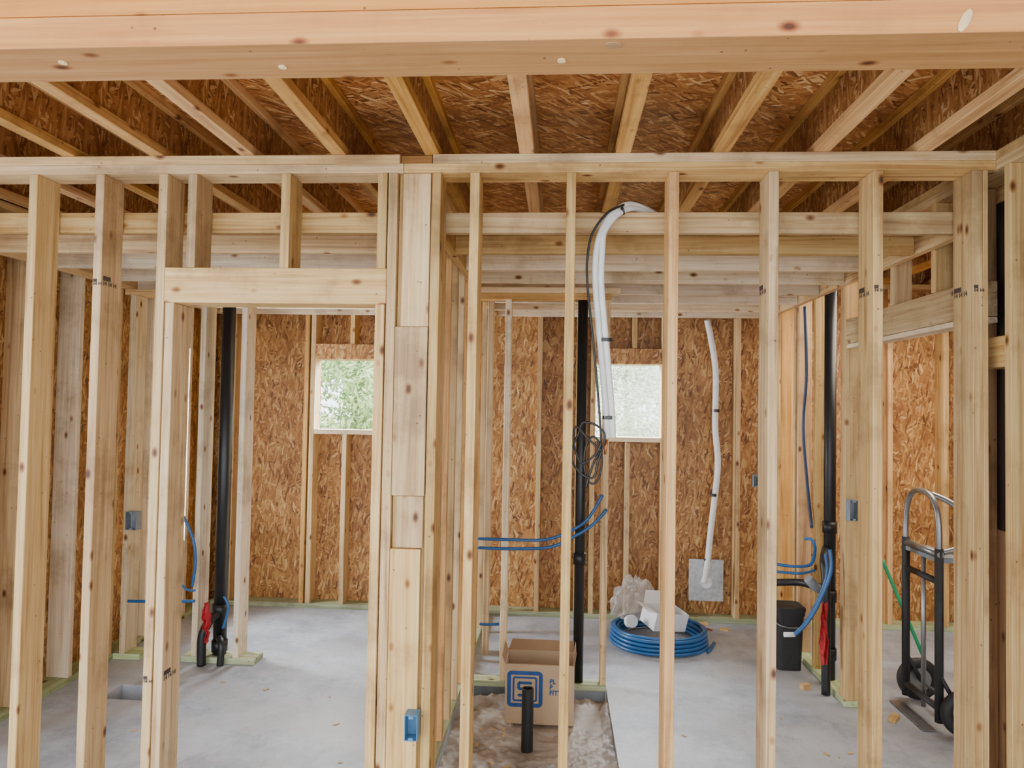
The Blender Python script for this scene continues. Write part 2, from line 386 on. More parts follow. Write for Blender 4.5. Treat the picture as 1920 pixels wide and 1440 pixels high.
pe=empty('support_post',((fx(757)+fx(805))/2,FW+.07,.038)); tag(pe,'built-up lumber post with mismatched face boards','post')
pa,pb=fx(729)+W+.003,fx(810)-.003
for i in range(3):
    w=(pb-pa)/3
    board('post_ply',pa+i*w,pa+(i+1)*w-.001,FW+.026,FW+D,.038,zt-.001,'grey' if i%2 else 'pale',None,parent=pe)
za,zb,zc=P(780,612,FW).z,P(780,930,FW).z,P(780,1030,FW).z
board('face_board',pa+.02,pb-.002,FW+.006,FW+.025,za,zt-.002,'pale',None,parent=pe)
board('face_board',pa+.0,pb-.002,FW-.002,FW+.025,zb,za-.002,'grey',None,parent=pe)
board('face_board',pa+.02,pb-.006,FW+.008,FW+.025,zc+.003,zb-.002,'grey',None,parent=pe)
board('face_board',pa+.0,pb-.012,FW-.004,FW+.025,.040,zc,'pale',None,parent=pe)
def stamp(par,side,z,s='IIIIIIII\n14 14 14',size=.026,y=None):
    xx=par.location.x
    if side>0: m=Matrix.Translation((xx+W/2+.0006,y or FW+.012,z))@Matrix.Rotation(math.radians(90),4,'Z')@FACE_CAM
    elif side<0: m=Matrix.Translation((xx-W/2-.0006,y or FW+.132,z))@Matrix.Rotation(math.radians(-90),4,'Z')@FACE_CAM
    else: m=Matrix.Translation((xx-W/2+.003,FW,z))@FACE_CAM
    text_mesh('grade_stamp',s,size,BLKINK,m,par,bold=.0009,space=.8)
for k_,sd,px,py in ((180,1,215,528),(1638,-1,1625,545),(1826,-1,1810,545),(316,1,330,1262),(1443,-1,1435,540)):
    stamp(studs[k_],sd,P(px,py,FW+.05).z)
for k_,px,py in ((180,190,528),(1638,1645,540),(1826,1832,540),(298,305,1275)):
    stamp(studs[k_],0,P(px,py,FW).z,'IIII\n14 14',.017)

# ---------------------------------------------------------------- back wall framing
GB='back wall studs'
def bstud(px,z0=.038,z1=None,tone='pale',w=W,py=760,n='wall_stud',label='narrow pale stud against strand board'):
    x=P(px,py,BK).x; return board(n,x,x+w,BK,BK+.139,z0,(z1 or TOP-.04),tone,label,GB)
for px in (365,432,569,1007,1080,1380,1665,1770): bstud(px,tone=random.choice(['pale','warm']))
for (a,b,z0,z1) in (wl,wr):
    board('trimmer_stud',a-.04,a-.001,BK,BK+.139,.038,TOP-.04,'pale','window trimmer stud beside rough opening',GB)
    board('trimmer_stud',b+.001,b+.04,BK,BK+.139,.038,TOP-.04,'pale','window trimmer stud beside rough opening',GB)
    board('wall_stud',b+.041,b+.08,BK,BK+.139,.038,TOP-.04,'warm','narrow pale stud against strand board',GB)
    board('window_sill',a+.001,b-.001,BK-.002,BK+.139,z0-.038,z0,'white','rough window sill board','window framing')
    o=box('window_header',a+.001,b-.001,BK-.004,BK+.139,z1+.002,z1+.13,OSB_XZ); tag(o,'strand board faced window header','header','window framing')
    m=(a+b)/2
    board('cripple_stud',m-.02,m+.018,BK,BK+.139,.038,z0-.0385,'pale','short cripple stud under the window',GB)
    board('cripple_stud',m+.03,m+.068,BK,BK+.139,z1+.131,TOP-.04,'pale','short cripple stud over the window',GB)
board('bottom_plate',LX,RX,BK-.001,BK+.139,0,.0375,'green','green-tinted treated bottom plate','bottom plates')
board('bottom_plate',RX+.15,3.18,BK-.001,BK+.139,0,.0375,'green','green-tinted treated bottom plate','bottom plates')
board('top_plate',LX,3.18,BK-.001,BK+.139,TOP-.0395,TOP-.001,'pale','pale top plate on the back wall','back wall plates')

# ---------------------------------------------------------------- left wall
GL='left wall studs'
for y,t in ((3.02,'pale'),(3.40,'pale'),(3.70,'pale'),(4.12,'white'),(4.50,'pale'),(4.90,'white'),(5.42,'white'),(5.80,'warm')):  # white tone paints the opening's light onto the studs beside it
    board('wall_stud',LX-.139,LX,y,y+W,.038,TOP-.04,t,'pale stud in the sheathed outer wall',GL)
board('bottom_plate',LX-.139,LX,2.995,BK-.01,0,.0375,'green','green-tinted treated bottom plate','bottom plates')
board('top_plate',LX-.139,LX,2.995,BK-.01,TOP-.0395,TOP-.001,'pale','pale top plate on the outer wall','outer wall plates')
board('door_header',LX-.138,LX-.005,4.942,5.418,2.12,2.26,'pink','short reddish header over the tall opening')
board('window_sill',LX-.138,LX-.005,4.942,5.418,.58,.618,'pale','rough sill board of the side opening','window framing')

# ---------------------------------------------------------------- partition between rooms
GP='partition studs'
PX0,PX1=-.65,-.56
for i,y in enumerate((3.0,3.045,3.20,3.36,3.56,3.80,4.06,4.30,4.56,4.80,4.98,5.38,5.78)):
    board('wall_stud',PX0,PX1,y,y+W,.038,TOP-.04,('pale','warm','pale')[i%3],'pale stud in the room partition',GP)
board('bottom_plate',PX0,PX1,2.995,BK-.01,0,.0375,'green','green-tinted treated bottom plate','bottom plates')
board('top_plate',PX0,PX1,2.995,BK-.01,TOP-.0395,TOP-.001,'pale','pale top plate on the partition','partition plates')

# ---------------------------------------------------------------- right wall
GR='right wall studs'
def rstud(y,z0=.038,z1=TOP-.077,t='pale',n='wall_stud',l='pale stud in the room wall',d=RD):
    return board(n,RX,RX+d,y,y+W,z0,z1,t,l,GR)
rstud(DOORY-.04,t='pale'); rstud(DOORY+.001,t='warm')
for y,t in ((4.80,'pale'),(5.12,'warm'),(5.20,'pale'),(5.50,'warm'),(5.76,'pale')): rstud(y,t=t)
for y in (3.3,3.7,4.1): rstud(y,z0=2.262,n='cripple_stud',l='short cripple stud over the side doorway')
board('door_header',RX-.001,RX+RD,2.995,DOORY-.042,2.115,2.26,'pale','header board over the side doorway','door framing').hide_render=False
board('door_header',RX+.001,RX+RD,2.995,DOORY-.042,2.09,2.113,'white','header board over the side doorway','door framing')
board('bottom_plate',RX,RX+RD,DOORY-.04,BK-.01,0,.0375,'green','green-tinted treated bottom plate','bottom plates')
board('top_plate',RX,RX+.139,.4,BK-.01,TOP-.038,TOP-.001,'pale','pale top plate on the side wall','side wall plates')
board('top_plate',RX,RX+.139,.4,BK-.01,TOP-.0765,TOP-.0385,'pale','pale top plate on the side wall','side wall plates')
ys_=PX(1884,720,RX).y-W
for y in (ys_,ys_-.41,ys_-.82,ys_-1.22): rstud(y,t='pale',d=.132)
# stud closing the corner behind the end of the front wall
board('wall_stud',fx(1824)+.039,fx(1824)+.058,FW+.001,FW+D,.038,zt-.001,'grey','narrow filler stud at the wall corner',G)
board('bottom_plate',RX,RX+.132,.4,2.848,0,.0375,'green','green-tinted treated bottom plate','bottom plates')
board('blocking',RX+.01,RX+.132,ys_+W+.001,2.994,1.90,2.02,'pale','short horizontal block between studs')
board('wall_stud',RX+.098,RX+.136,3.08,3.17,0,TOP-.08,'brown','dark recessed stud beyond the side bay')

# ---------------------------------------------------------------- dropped ceiling frames
dz0,dz1=DROP,DROP+.089
ys=[3.0+.406*i for i in range(7)]+[5.80]
tn=['pale','pale','white','white','white','white','white','white']
for i,y in enumerate(ys):
    a=-.52 if i else -.5595
    b=RX-.040 if i else RX-.001
    board('ceiling_joist',a,b,y,y+W,dz0,dz1,tn[i],'pale two-by-four joist of the dropped ceiling','dropped ceiling joists')
    a=LX+.040 if i else LX+.001
    board('ceiling_joist',a,PX0-.002,y,y+W,dz0,dz1,tn[i],'pale two-by-four joist of the dropped ceiling','dropped ceiling joists')
LB='ledger board carrying dropped ceiling joists'
board('ledger_board',PX1+.001,PX1+.039,3.04,BK-.01,dz0,dz1,'pale',LB,'ledger boards')
board('ledger_board',RX-.039,RX-.001,3.04,BK-.01,dz0,dz1,'pale',LB,'ledger boards')
board('ledger_board',LX+.001,LX+.039,3.04,BK-.01,dz0,dz1,'pale',LB,'ledger boards')

# ---------------------------------------------------------------- plumbing walls
GQ='plumbing wall studs'
YL=4.55
def lstud(px,t,z1=DROP-.04,y=YL,d=.139):
    x=P(px,760,y).x; return board('wall_stud',x,x+W,y,y+d,.038,z1,t,'stud of a short plumbing wall',GQ)
l1=lstud(238,'white'); lstud(372,'white'); lstud(449,'white')  # light from the side opening is put into these studs' white tone
board('bottom_plate',LX+.001,P(262,1200,YL).x,YL,YL+.139,0,.0375,'green','green-tinted treated bottom plate','bottom plates')
board('bottom_plate',P(340,1200,YL).x,P(478,1200,YL).x,YL,YL+.139,0,.0375,'green','green-tinted treated bottom plate','bottom plates')
board('top_plate',LX+.001,P(478,760,YL).x,YL,YL+.139,DROP-.0395,DROP-.001,'pale','top plate of a short plumbing wall','plumbing wall plates')
YR=4.37
def r2(px,t):
    x=P(px,760,YR).x; return board('wall_stud',x,x+W,YR,YR+.089,.038,DROP-.077,t,'stud of a short plumbing wall',GQ)
for px,t in ((945,'white'),(1058,'pale'),(1131,'pale')): r2(px,t)
xr=P(1131,760,YR).x+W
board('bottom_plate',PX1+.001,xr,YR,YR+.089,0,.0375,'green','green-tinted treated bottom plate','bottom plates')
board('top_plate',PX1+.04,xr+.06,YR,YR+.089,DROP-.0385,DROP-.001,'pale','top plate of a short plumbing wall','plumbing wall plates')
board('top_plate',PX1+.001,xr,YR,YR+.089,DROP-.0765,DROP-.039,'warm','top plate of a short plumbing wall','plumbing wall plates')
x0=P(912,760,4.9).x
board('wall_stud',x0,x0+W,4.9,4.989,0,DROP-.001,'white','bright stud near the partition',GQ)

# ---------------------------------------------------------------- drain pipes
def pipe(name,x,y,z0,z1,r,label,extra=None):
    e=empty(name,(x,y,z0)); tag(e,label,'pipe')
    tube('pipe_body',[(x,y,z0),(x,y,z1)],r,BLACKP,e,24)
    for zc_ in (extra or []):
        tube('coupling',[(x,y,zc_),(x,y,zc_+.07)],r*1.2,BLACKP,e,24)
    return e
p=P(412,1200,YL+.07)
e=pipe('drain_pipe',p.x,YL+.07,.0385,DROP-.045,.043,'tall black plastic drain stack in plumbing wall',[.06,.3])
tube('pipe_elbow',[(p.x,YL+.05,.32),(p.x-.03,YL-.02,.28),(p.x-.06,YL-.05,.18),(p.x-.06,YL-.05,.005)],.028,BLACKP,e,14)
tube('pipe_elbow',[(p.x+.02,YL+.02,.16),(p.x+.06,YL-.03,.13),(p.x+.06,YL-.04,.005)],.022,BLACKP,e,14)
p=P(1085,1200,YR+.045)
pipe('drain_pipe',p.x-.002,YR+.045,.0385,DROP-.077,.031,'slim black plastic vent pipe in plumbing wall',[.75])
br=pipe('drain_pipe',RX+.037,4.64,.0385,DROP+.2,.036,'tall black plastic stack inside the side wall',[.16,.52,.95])
tube('pipe_arm',[P(1456,1092,5.0),P(1500,1092,4.9),P(1530,1100,4.78),(RX+.02,4.66,.60)],.024,BLACKP,br,14)
tube('pipe_arm',[(RX+.02,4.65,.58),(RX-.07,4.56,.62),(RX-.13,4.54,.68)],.028,GREYP,br,14)
tube('pipe_arm',[(RX+.02,4.65,.85),(RX-.04,4.52,.80),(RX-.045,4.48,.70),(RX-.045,4.47,.45),(RX-.045,4.47,.005)],.026,BLACKP,br,14)
e=empty('drain_stub',(SX,SY,-.069)); tag(e,'short upright black pipe stub rising from the slab','pipe')
zs=P(988,1290,SY).z
bm=bmesh.new(); rings=[]
for r_,z_ in ((.031,-.069),(.031,zs-.002),(.0295,zs),(.025,zs),(.024,zs-.004),(.024,zs-.12)):
    rings.append([bm.verts.new((SX+math.cos(a)*r_,SY+math.sin(a)*r_,z_)) for a in [2*math.pi*k/28 for k in range(28)]])
for A,B in zip(rings,rings[1:]):
    for k in range(28): bm.faces.new((A[k],A[(k+1)%28],B[(k+1)%28],B[k]))
bm.faces.new(rings[-1])
mesh_obj('pipe_body',bm,BLACKP,e,(SX,SY,-.069))
def rag(px,py0,py1,Y,w,label):
    bm=bmesh.new(); nx,ny=6,18; V=[]
    a=P(px,py0,Y); b=P(px,py1,Y)
    for j in range(ny+1):
        t=j/ny; c=a.lerp(b,t); ww=w*(.45+.55*math.sin(math.pi*min(1,.15+t*.8))); row=[]
        for i in range(nx+1):
            u=i/nx-.5
            n=noise.noise(Vector((u*4,t*7,px)))
            row.append(bm.verts.new(c+Vector((u*2*ww+n*.014,.016*math.cos(u*9+t*5)+n*.014,n*.012))))
        V.append(row)
    for j in range(ny):
        for i in range(nx): bm.faces.new((V[j][i],V[j][i+1],V[j+1][i+1],V[j+1][i]))
    o=mesh_obj('red_tag',bm,RED,None,b); tag(o,label,'tag')
    s=o.modifiers.new('thick','SOLIDIFY'); s.thickness=.003
rag(387,1130,1205,YL-.13,.020,'crumpled red tag tied on a pipe')
rag(1545,1130,1245,4.36,.024,'crumpled red cloth hanging beside black pipe')

# ---------------------------------------------------------------- blue tubing
def pex(pts,r=.0095,mat=BLUE,label='blue plastic water tubing',name='water_tube'):
    o=tube(name,pts,r,mat,None,10); tag(o,label,'tube','water tubing'); return o
pex([P(896,1010,YR-.015),P(960,1012,YR-.015),P(1020,1012,YR-.012),P(1060,1000,YR-.012),P(1100,975,YR-.012),P(1130,928,YR-.012)])
pex([P(896,1027,YR-.03),P(960,1029,YR-.03),P(1030,1026,YR-.03),P(1072,1008,YR-.03),P(1110,985,YR-.03),P(1138,955,YR-.03)])
pex([P(899,1170,4.9),P(918,1171,4.9),P(936,1170,4.9)])
pex([P(338,958,4.5),P(352,985,4.5),P(364,1020,4.5),P(366,1060,4.5),P(360,1100,4.5)])
pex([P(240,1127,4.47),P(300,1128,4.47),P(365,1127,4.47)])
pex([P(330,1085,4.44),P(350,1105,4.44),P(366,1107,4.44)],.007)
pex([P(418,1178,4.44),P(428,1140,4.44),P(420,1118,4.44)],.008)
pex([PX(1509,575,RX-.02),PX(1512,700,RX-.02),PX(1506,800,RX-.02),PX(1513,900,RX-.02),PX(1522,990,RX-.02)],.010,NAVY,'dark blue insulated tubing run down the wall')
pex([P(1456,1058,4.9),P(1490,1062,4.8),P(1520,1058,4.6),P(1528,1030,4.5),P(1522,1012,4.5),P(1510,1010,4.55)],.010)
pex([P(1456,1072,4.9),P(1500,1075,4.8),P(1526,1070,4.6)],.009)
pex([P(1556,1030,4.35),P(1558,1070,4.33),P(1540,1120,4.33),P(1515,1165,4.33),P(1490,1190,4.33)],.011)
pex([P(1548,1038,4.42),P(1550,1080,4.40),P(1532,1128,4.40),P(1508,1170,4.40),P(1486,1192,4.40)],.009)
fe=tube('tube_fitting',[P(1470,1190,4.34),P(1490,1190,4.34)],.014,WHITEF,None,12); tag(fe,'white fitting on tubing end','fitting')

# coil
cc=PZ(1235,1204,0.0)
pts=[]
turns=11
for i in range(turns*16+1):
    a=i/16*2*math.pi; tt=i/(turns*16)
    lev=int(i/16)
    rr=.345-.022*(lev%3)+.006*math.sin(i*.9)
    pts.append(cc+Vector((math.cos(a)*rr,math.sin(a)*rr,.014+tt*.105+.003*math.sin(i*1.7))))
pts=pts[::-1]
pts+= [PZ(1328,1222,.016),PZ(1339,1206,.012)]
o=tube('tubing_coil',pts,.0125,BLUE,None,8,3); tag(o,'coil of blue plastic water tubing on slab','tubing coil')
bm=bmesh.new(); bmesh.ops.create_icosphere(bm,subdivisions=5,radius=1)
for v in bm.verts:
    n=noise.noise(v.co*1.7+Vector((3,1,2)))*.35+abs(noise.noise(v.co*2.6+Vector((8,0,0))))*.5
    tw=1-.35*max(0,v.co.z)
    q=v.co*(1+n); v.co=Vector((q.x*.15*tw,q.y*.08*tw,max(q.z,-.6)*.185))
o=mesh_obj('plastic_bag',bm,BAG,None,smooth=False); o.location=(P(1190,1135,5.52).x,5.52,.23); tag(o,'crumpled clear plastic bag behind tubing coil','bag')
ce=empty('white_carton',(0,0,0)); tag(ce,'open white carton tilted on tubing coil','box')
bm=bmesh.new(); addbox(bm,-.14,.14,-.09,-.087,0,.13); addbox(bm,-.14,.14,.087,.09,0,.13); addbox(bm,-.14,-.137,-.087,.087,0,.13); addbox(bm,.137,.14,-.087,.087,0,.13); addbox(bm,-.137,.137,-.087,.087,0,.003)
mesh_obj('carton_body',bm,WHITEC,ce)
bm=bmesh.new()
vs=[bm.verts.new(q) for q in ((-.14,.09,.13),(.14,.09,.13),(.16,.14,.21),(-.11,.14,.21))]; bm.faces.new(vs)
vs=[bm.verts.new(q) for q in ((-.14,-.09,.13),(-.14,.09,.13),(-.23,.09,.15),(-.22,-.09,.14))]; bm.faces.new(vs)
mesh_obj('carton_flap',bm,WHITEC,ce)
c1=P(1242,1168,5.3); ce.location=(c1.x,5.31,.125); ce.rotation_euler=(math.radians(10),math.radians(8),math.radians(28))
bm=bmesh.new(); bmesh.ops.create_cone(bm,cap_ends=True,segments=24,radius1=.045,radius2=.045,depth=.045)
o=mesh_obj('tape_roll',bm,WHITEC); o.location=(P(1184,1165,5.2).x,5.24,.17); o.rotation_euler=(math.radians(70),0,.3); tag(o,'white roll of tape on tubing coil','tape')

# ---------------------------------------------------------------- line sets
ls=empty('line_set',P(1140,828,2.93)); tag(ls,'white insulated refrigerant lines hanging from joists','insulated pipe')
for dx,dy in ((0,0),(.025,.004)):
    base=[P(1138,822,2.93),P(1135,760,2.93),P(1129,690,2.93),P(1122,610,2.93),P(1116,530,2.93),P(1118,470,2.93),P(1131,425,2.94),P(1156,394,2.96),P(1188,384,3.03)]
    q=[Vector((v.x+dx*(1 if i<6 else .3),v.y,v.z+(0 if i<6 else -dx*.8)+dy)) for i,v in enumerate(base)]
    q+=[Vector((q[-1].x+.14,3.2+dx,2.566)),Vector((q[-1].x+.25,3.7+dx,2.566)),Vector((q[-1].x+.4,4.8+dx,2.566))]
    tube('insulated_line',q,.0125,WHITEF,ls,14,8)
for px,py in ((1132,637),(1138,783)):
    cyl('tape_band',P(px-1,py,2.93)+Vector((.010,0,0)),.0145,.015,TAPE,ls,sx=1.85)
cyl('tape_band',P(1166,391,2.975)+Vector((0,0,-.008)),.020,.014,TAPE,ls,rot=(0,math.radians(70),0))
for dx in (-8,2): tube('copper_end',[P(1136+dx,824,2.93),P(1132+dx,852,2.93)],.006,COPPER,ls,10)
cb=empty('black_cable',P(1100,850,2.90)); tag(cb,'thin black control cable looped beside white lines','cable')
tube('cable_run',[P(1170,384,2.93),P(1138,400,2.90),P(1110,440,2.90),P(1101,490,2.90),P(1102,540,2.90),P(1109,610,2.90),P(1117,690,2.90),P(1125,790,2.90),P(1126,840,2.90),P(1112,870,2.90),P(1098,915,2.90)],.0052,CABLE,cb,8)
ctr=P(1103,840,2.89)
tube('cable_loop',[ctr+Vector((math.cos(a)*.060+.012*math.sin(3*a),.01*math.sin(a),math.sin(a)*.112+.008*math.cos(2*a))) for a in [i*math.pi/6 for i in range(12)]],.0045,CABLE,cb,8,closed=True)
tube('cable_loop',[ctr+Vector((.020+math.cos(a)*.036,.012,-.05+math.sin(a)*.095)) for a in [i*math.pi/6 for i in range(12)]],.0045,CABLE,cb,8,closed=True)
tube('cable_loop',[P(1128,846,2.885),P(1100,820,2.885),P(1080,800,2.885),P(1076,830,2.885),P(1090,868,2.885),P(1118,850,2.885),P(1128,828,2.885)],.0042,CABLE,cb,8)
l2=empty('line_set',P(1325,1080,5.78)); tag(l2,'white insulated refrigerant line down the back wall','insulated pipe')
tube('insulated_line',[P(1326,600,5.74),P(1334,640,5.78),P(1342,700,5.815),P(1341,800,5.815),P(1346,870,5.815),P(1338,950,5.815),P(1332,1000,5.815),P(1326,1060,5.805),P(1320,1092,5.81)],.024,WHITEF,l2,14)
for px,py in ((1343,770),(1338,928),(1327,1050)):
    cyl('tape_band',P(px,py,5.81),.026,.024,TAPE,l2)
a=P(1292,1048,BK-.004); b=P(1356,1128,BK-.004)
o=box('metal_panel',a.x,b.x,BK-.003,BK+.001,b.z,a.z,STEEL,bev=.001); tag(o,'flat galvanized metal panel on back wall','panel')
hp=P(1324,1092,BK-.01); cyl('pipe_collar',hp+Vector((0,-.004,0)),.045,.012,WHITEF,l2,rot=(math.radians(90),0,0))

# ---------------------------------------------------------------- electrical boxes
def ebox(px,py,Y,w,h,mat,label,rot=0,loc=None):
    c=loc or P(px,py,Y); e=empty('electrical_box',c); tag(e,label,'electrical box')
    bm=bmesh.new(); t=.003; d=.06
    addbox(bm,-w/2,w/2,d-t,d,-h/2,h/2)
    addbox(bm,-w/2,-w/2+t,0,d-t,-h/2,h/2); addbox(bm,w/2-t,w/2,0,d-t,-h/2,h/2)
    addbox(bm,-w/2+t,w/2-t,0,d-t,h/2-t,h/2); addbox(bm,-w/2+t,w/2-t,0,d-t,-h/2,-h/2+t)
    o=mesh_obj('box_shell',bm,mat); COL.objects.unlink(o); o.location=c; link(o,e)
    for s in (1,-1):
        bm=bmesh.new(); addbox(bm,-.010,.010,-.003,.0,-.006,.006)
        bmesh.ops.bevel(bm,geom=bm.edges[:],offset=.002,segments=1,affect='EDGES')
        o=mesh_obj('screw_tab',bm,mat); COL.objects.unlink(o); o.location=c+Vector((0,0,s*(h/2-.008))); link(o,e)
    e.rotation_euler=(0,0,rot)
ebox(770,1366,FW-.065,.052,.100,BLUEBOX,'blue outlet box on the post')
ebox(245,977,YL-.061,.075,.12,GREYP,'grey outlet box on a plumbing wall stud')
ebox(1592,953,DOORY-.101,.05,.12,GREYP,'grey outlet box on side wall stud',loc=Vector((RX+.026,DOORY-.101,P(1592,953,DOORY).z)))
ebox(1418,902,BK-.061,.04,.10,GREYP,'small grey outlet box near back wall')

# ---------------------------------------------------------------- cardboard box
BYB=3.985
bx0=P(946,1340,BYB); bx1=P(1076,1340,BYB)
h=.325; d=.24; z0=-.0445
xa,xb,ya,yb=bx0.x,bx1.x,BYB,BYB+d; t=.004
ce=empty('cardboard_box',((xa+xb)/2,ya+d/2,z0)); tag(ce,'open brown cardboard box with blue printed emblem','box')
bm=bmesh.new()
addbox(bm,xa,xb,ya,ya+t,z0,z0+h); addbox(bm,xa,xb,yb-t,yb,z0,z0+h); addbox(bm,xa,xa+t,ya+t,yb-t,z0,z0+h); addbox(bm,xb-t,xb,ya+t,yb-t,z0,z0+h); addbox(bm,xa+t,xb-t,ya+t,yb-t,z0,z0+t)
mesh_obj('box_body',bm,CARD,ce)
def flap(vs):
    bm=bmesh.new(); f=bm.faces.new([bm.verts.new(v) for v in vs]); r_=bmesh.ops.extrude_face_region(bm,geom=[f])
    for v in r_['geom']:
        if isinstance(v,bmesh.types.BMVert): v.co+=Vector((.001,.002,.003))
    mesh_obj('box_flap',bm,CARDIN,ce)
zt_=z0+h
flap([(xa,yb,zt_),(xb,yb,zt_),(xb,yb+.03,zt_+.05),(xa+.02,yb+.03,zt_+.05)])
flap([(xb,ya,zt_),(xb,yb,zt_),(xb+.010,yb,zt_+.06),(xb+.010,ya+.02,zt_+.06)])
flap([(xa,ya,zt_),(xa,yb,zt_),(xa-.02,yb,zt_+.05),(xa-.02,ya+.02,zt_+.04)])
flap([(xa+.004,ya+.006,zt_),(xb-.004,ya+.006,zt_),(xb-.02,ya+.05,zt_-.10),(xa+.02,ya+.05,zt_-.10)])
def strokes(polys,width,cx,cz,name):
    bm=bmesh.new()
    for poly,closed in polys:
        n=len(poly)
        L_=[];R_=[]
        for i in range(n):
            p=Vector(poly[i])
            a=Vector(poly[i-1]) if (closed or i>0) else p; b=Vector(poly[(i+1)%n]) if (closed or i<n-1) else p
            t_=(b-a).normalized(); nn=Vector((-t_.y,t_.x))*width/2
            L_.append(bm.verts.new((cx+p.x+nn.x,ya-.0015,cz+p.y+nn.y))); R_.append(bm.verts.new((cx+p.x-nn.x,ya-.0015,cz+p.y-nn.y)))
        for i in range(n if closed else n-1):
            j=(i+1)%n; bm.faces.new((L_[i],L_[j],R_[j],R_[i]))
    mesh_obj(name,bm,INK,ce)
def rsq(s,r,k=6):
    out=[]
    for qx,qy,a0 in ((1,1,0),(-1,1,90),(-1,-1,180),(1,-1,270)):
        for i in range(k+1):
            a=math.radians(a0+90*i/k); out.append((qx*(s-r)+math.cos(a)*r,qy*(s-r)+math.sin(a)*r))
    return out
ex=P(984,1292,BYB)
Sshape=[(.045,.042),(.044,.045),(-.041,.045),(-.045,.041),(-.045,.006),(-.041,.002),(.041,-.002),(.045,-.006),(.045,-.041),(.041,-.045),(-.044,-.045),(-.045,-.042)]
strokes([(rsq(.088,.014),True)],.022,ex.x,ex.z,'printed_emblem')
strokes([(rsq(.063,.008),True)],.011,ex.x,ex.z,'printed_emblem')
strokes([([(a*.76,b*.76) for a,b in Sshape],False)],.016,ex.x,ex.z,'printed_emblem')
tp=P(1030,1286,BYB-.003)
text_mesh('printed_text','PL\nP\nFITT',.036,INK,Matrix.Translation(Vector((tp.x,ya-.0015,tp.z+.01)))@FACE_CAM,ce,bold=.001,space=.85)

# ---------------------------------------------------------------- black bin
cx=1.545; cy=4.93
be=empty('black_bin',(cx,cy,0)); tag(be,'black plastic bin with lid beside the wall','bin')
def rrect(bm,cx,cy,sx,sy,r,z,k=4):
    out=[]
    for qx,qy,a0 in ((1,1,0),(-1,1,90),(-1,-1,180),(1,-1,270)):
        for i in range(k+1):
            a=math.radians(a0+90*i/k); out.append(bm.verts.new((cx+qx*(sx-r)+math.cos(a)*r,cy+qy*(sy-r)+math.sin(a)*r,z)))
    return out
def loft(name,prof,mat,parent):
    bm=bmesh.new(); rs=[rrect(bm,cx,cy,a,a,.03,z) for a,z in prof]
    for A,B in zip(rs,rs[1:]):
        n=len(A)
        for i in range(n): bm.faces.new((A[i],A[(i+1)%n],B[(i+1)%n],B[i]))
    bm.faces.new(rs[0][::-1]); bm.faces.new(rs[-1])
    return mesh_obj(name,bm,mat,parent)
loft('bin_body',[(.078,0),(.090,.36),(.097,.362),(.097,.39)],RUBBER,be)
loft('bin_lid',[(.101,.391),(.101,.412),(.090,.416),(.086,.408)],RUBBER,be)
tube('bin_handle',[(cx-.098,cy,.36),(cx-.09,cy-.105,.31),(cx,cy-.112,.29),(cx+.09,cy-.105,.31),(cx+.098,cy,.36)],.004,CHROME,be,8)

# ---------------------------------------------------------------- hand truck
ht=empty('hand_truck',(2.07,4.22,0)); tag(ht,'hand truck with black frame and grey loop handles','hand truck')
ya_,yb_=4.03,4.40; hx=2.07
for y in (ya_,yb_):
    tube('side_rail',[(hx,y,.05),(hx,y,.98)],.022,RUBBER,ht,12)
for z in (.12,.80):
    tube('cross_bar',[(hx,ya_,z),(hx,yb_,z)],.018,RUBBER,ht,10)
tube('cross_bar',[(hx,ya_-.02,.95),(hx,yb_+.02,.95)],.018,CHROME,ht,10)
tube('center_bar',[(hx+.01,(ya_+yb_)/2,.06),(hx+.01,(ya_+yb_)/2,.95)],.013,CHROME,ht,10)
tube('loop_handle',[(hx,ya_,.93),(hx,ya_,1.08),(hx-.0,ya_+.03,1.20),(hx,ya_+.11,1.265),(hx,yb_-.11,1.265),(hx,yb_-.03,1.20),(hx,yb_,1.08),(hx,yb_,.93)],.016,CHROME,ht,14)
tube('loop_handle',[(hx+.02,ya_,.96),(hx+.12,ya_,1.00),(hx+.15,ya_+.01,1.10),(hx+.11,ya_+.05,1.21),(hx+.04,ya_+.16,1.26)],.016,CHROME,ht,14)
box('shelf_bracket',hx-.01,hx+.13,ya_-.01,yb_+.01,.905,.93,GREYP,ht)
box('toe_plate',hx-.09,hx-.02,ya_-.01,yb_+.01,.005,.012,CHROME,ht)
tube('axle',[(hx+.10,ya_-.06,.125),(hx+.10,yb_+.06,.125)],.01,CHROME,ht,10)
for y in (ya_-.03,yb_+.03):
    sg=1 if y<4.2 else -1
    tube('axle_bracket',[(hx,y+.02*sg,.30),(hx+.10,y+.02*sg,.125)],.012,RUBBER,ht,8)
    yy=y-.03*sg
    pts=[(hx+.10+math.cos(a)*.095,yy,.125+math.sin(a)*.095) for a in [i*math.pi/6 for i in range(12)]]
    tube('wheel',pts,.029,RUBBER,ht,12,4,closed=True,origin=(hx+.10,yy,.125))
    tube('wheel_hub',[(hx+.10,yy-.02,.125),(hx+.10,yy+.02,.125)],.068,CHROME,ht,20)
a=P(1668,1068,4.62); b=P(1730,1228,4.62)
o=tube('green_rod',[a+Vector((-.02,.06,.05)),b,b+(b-a)*.5],.011,GREEN); tag(o,'thin green rod leaning in the next room','rod')
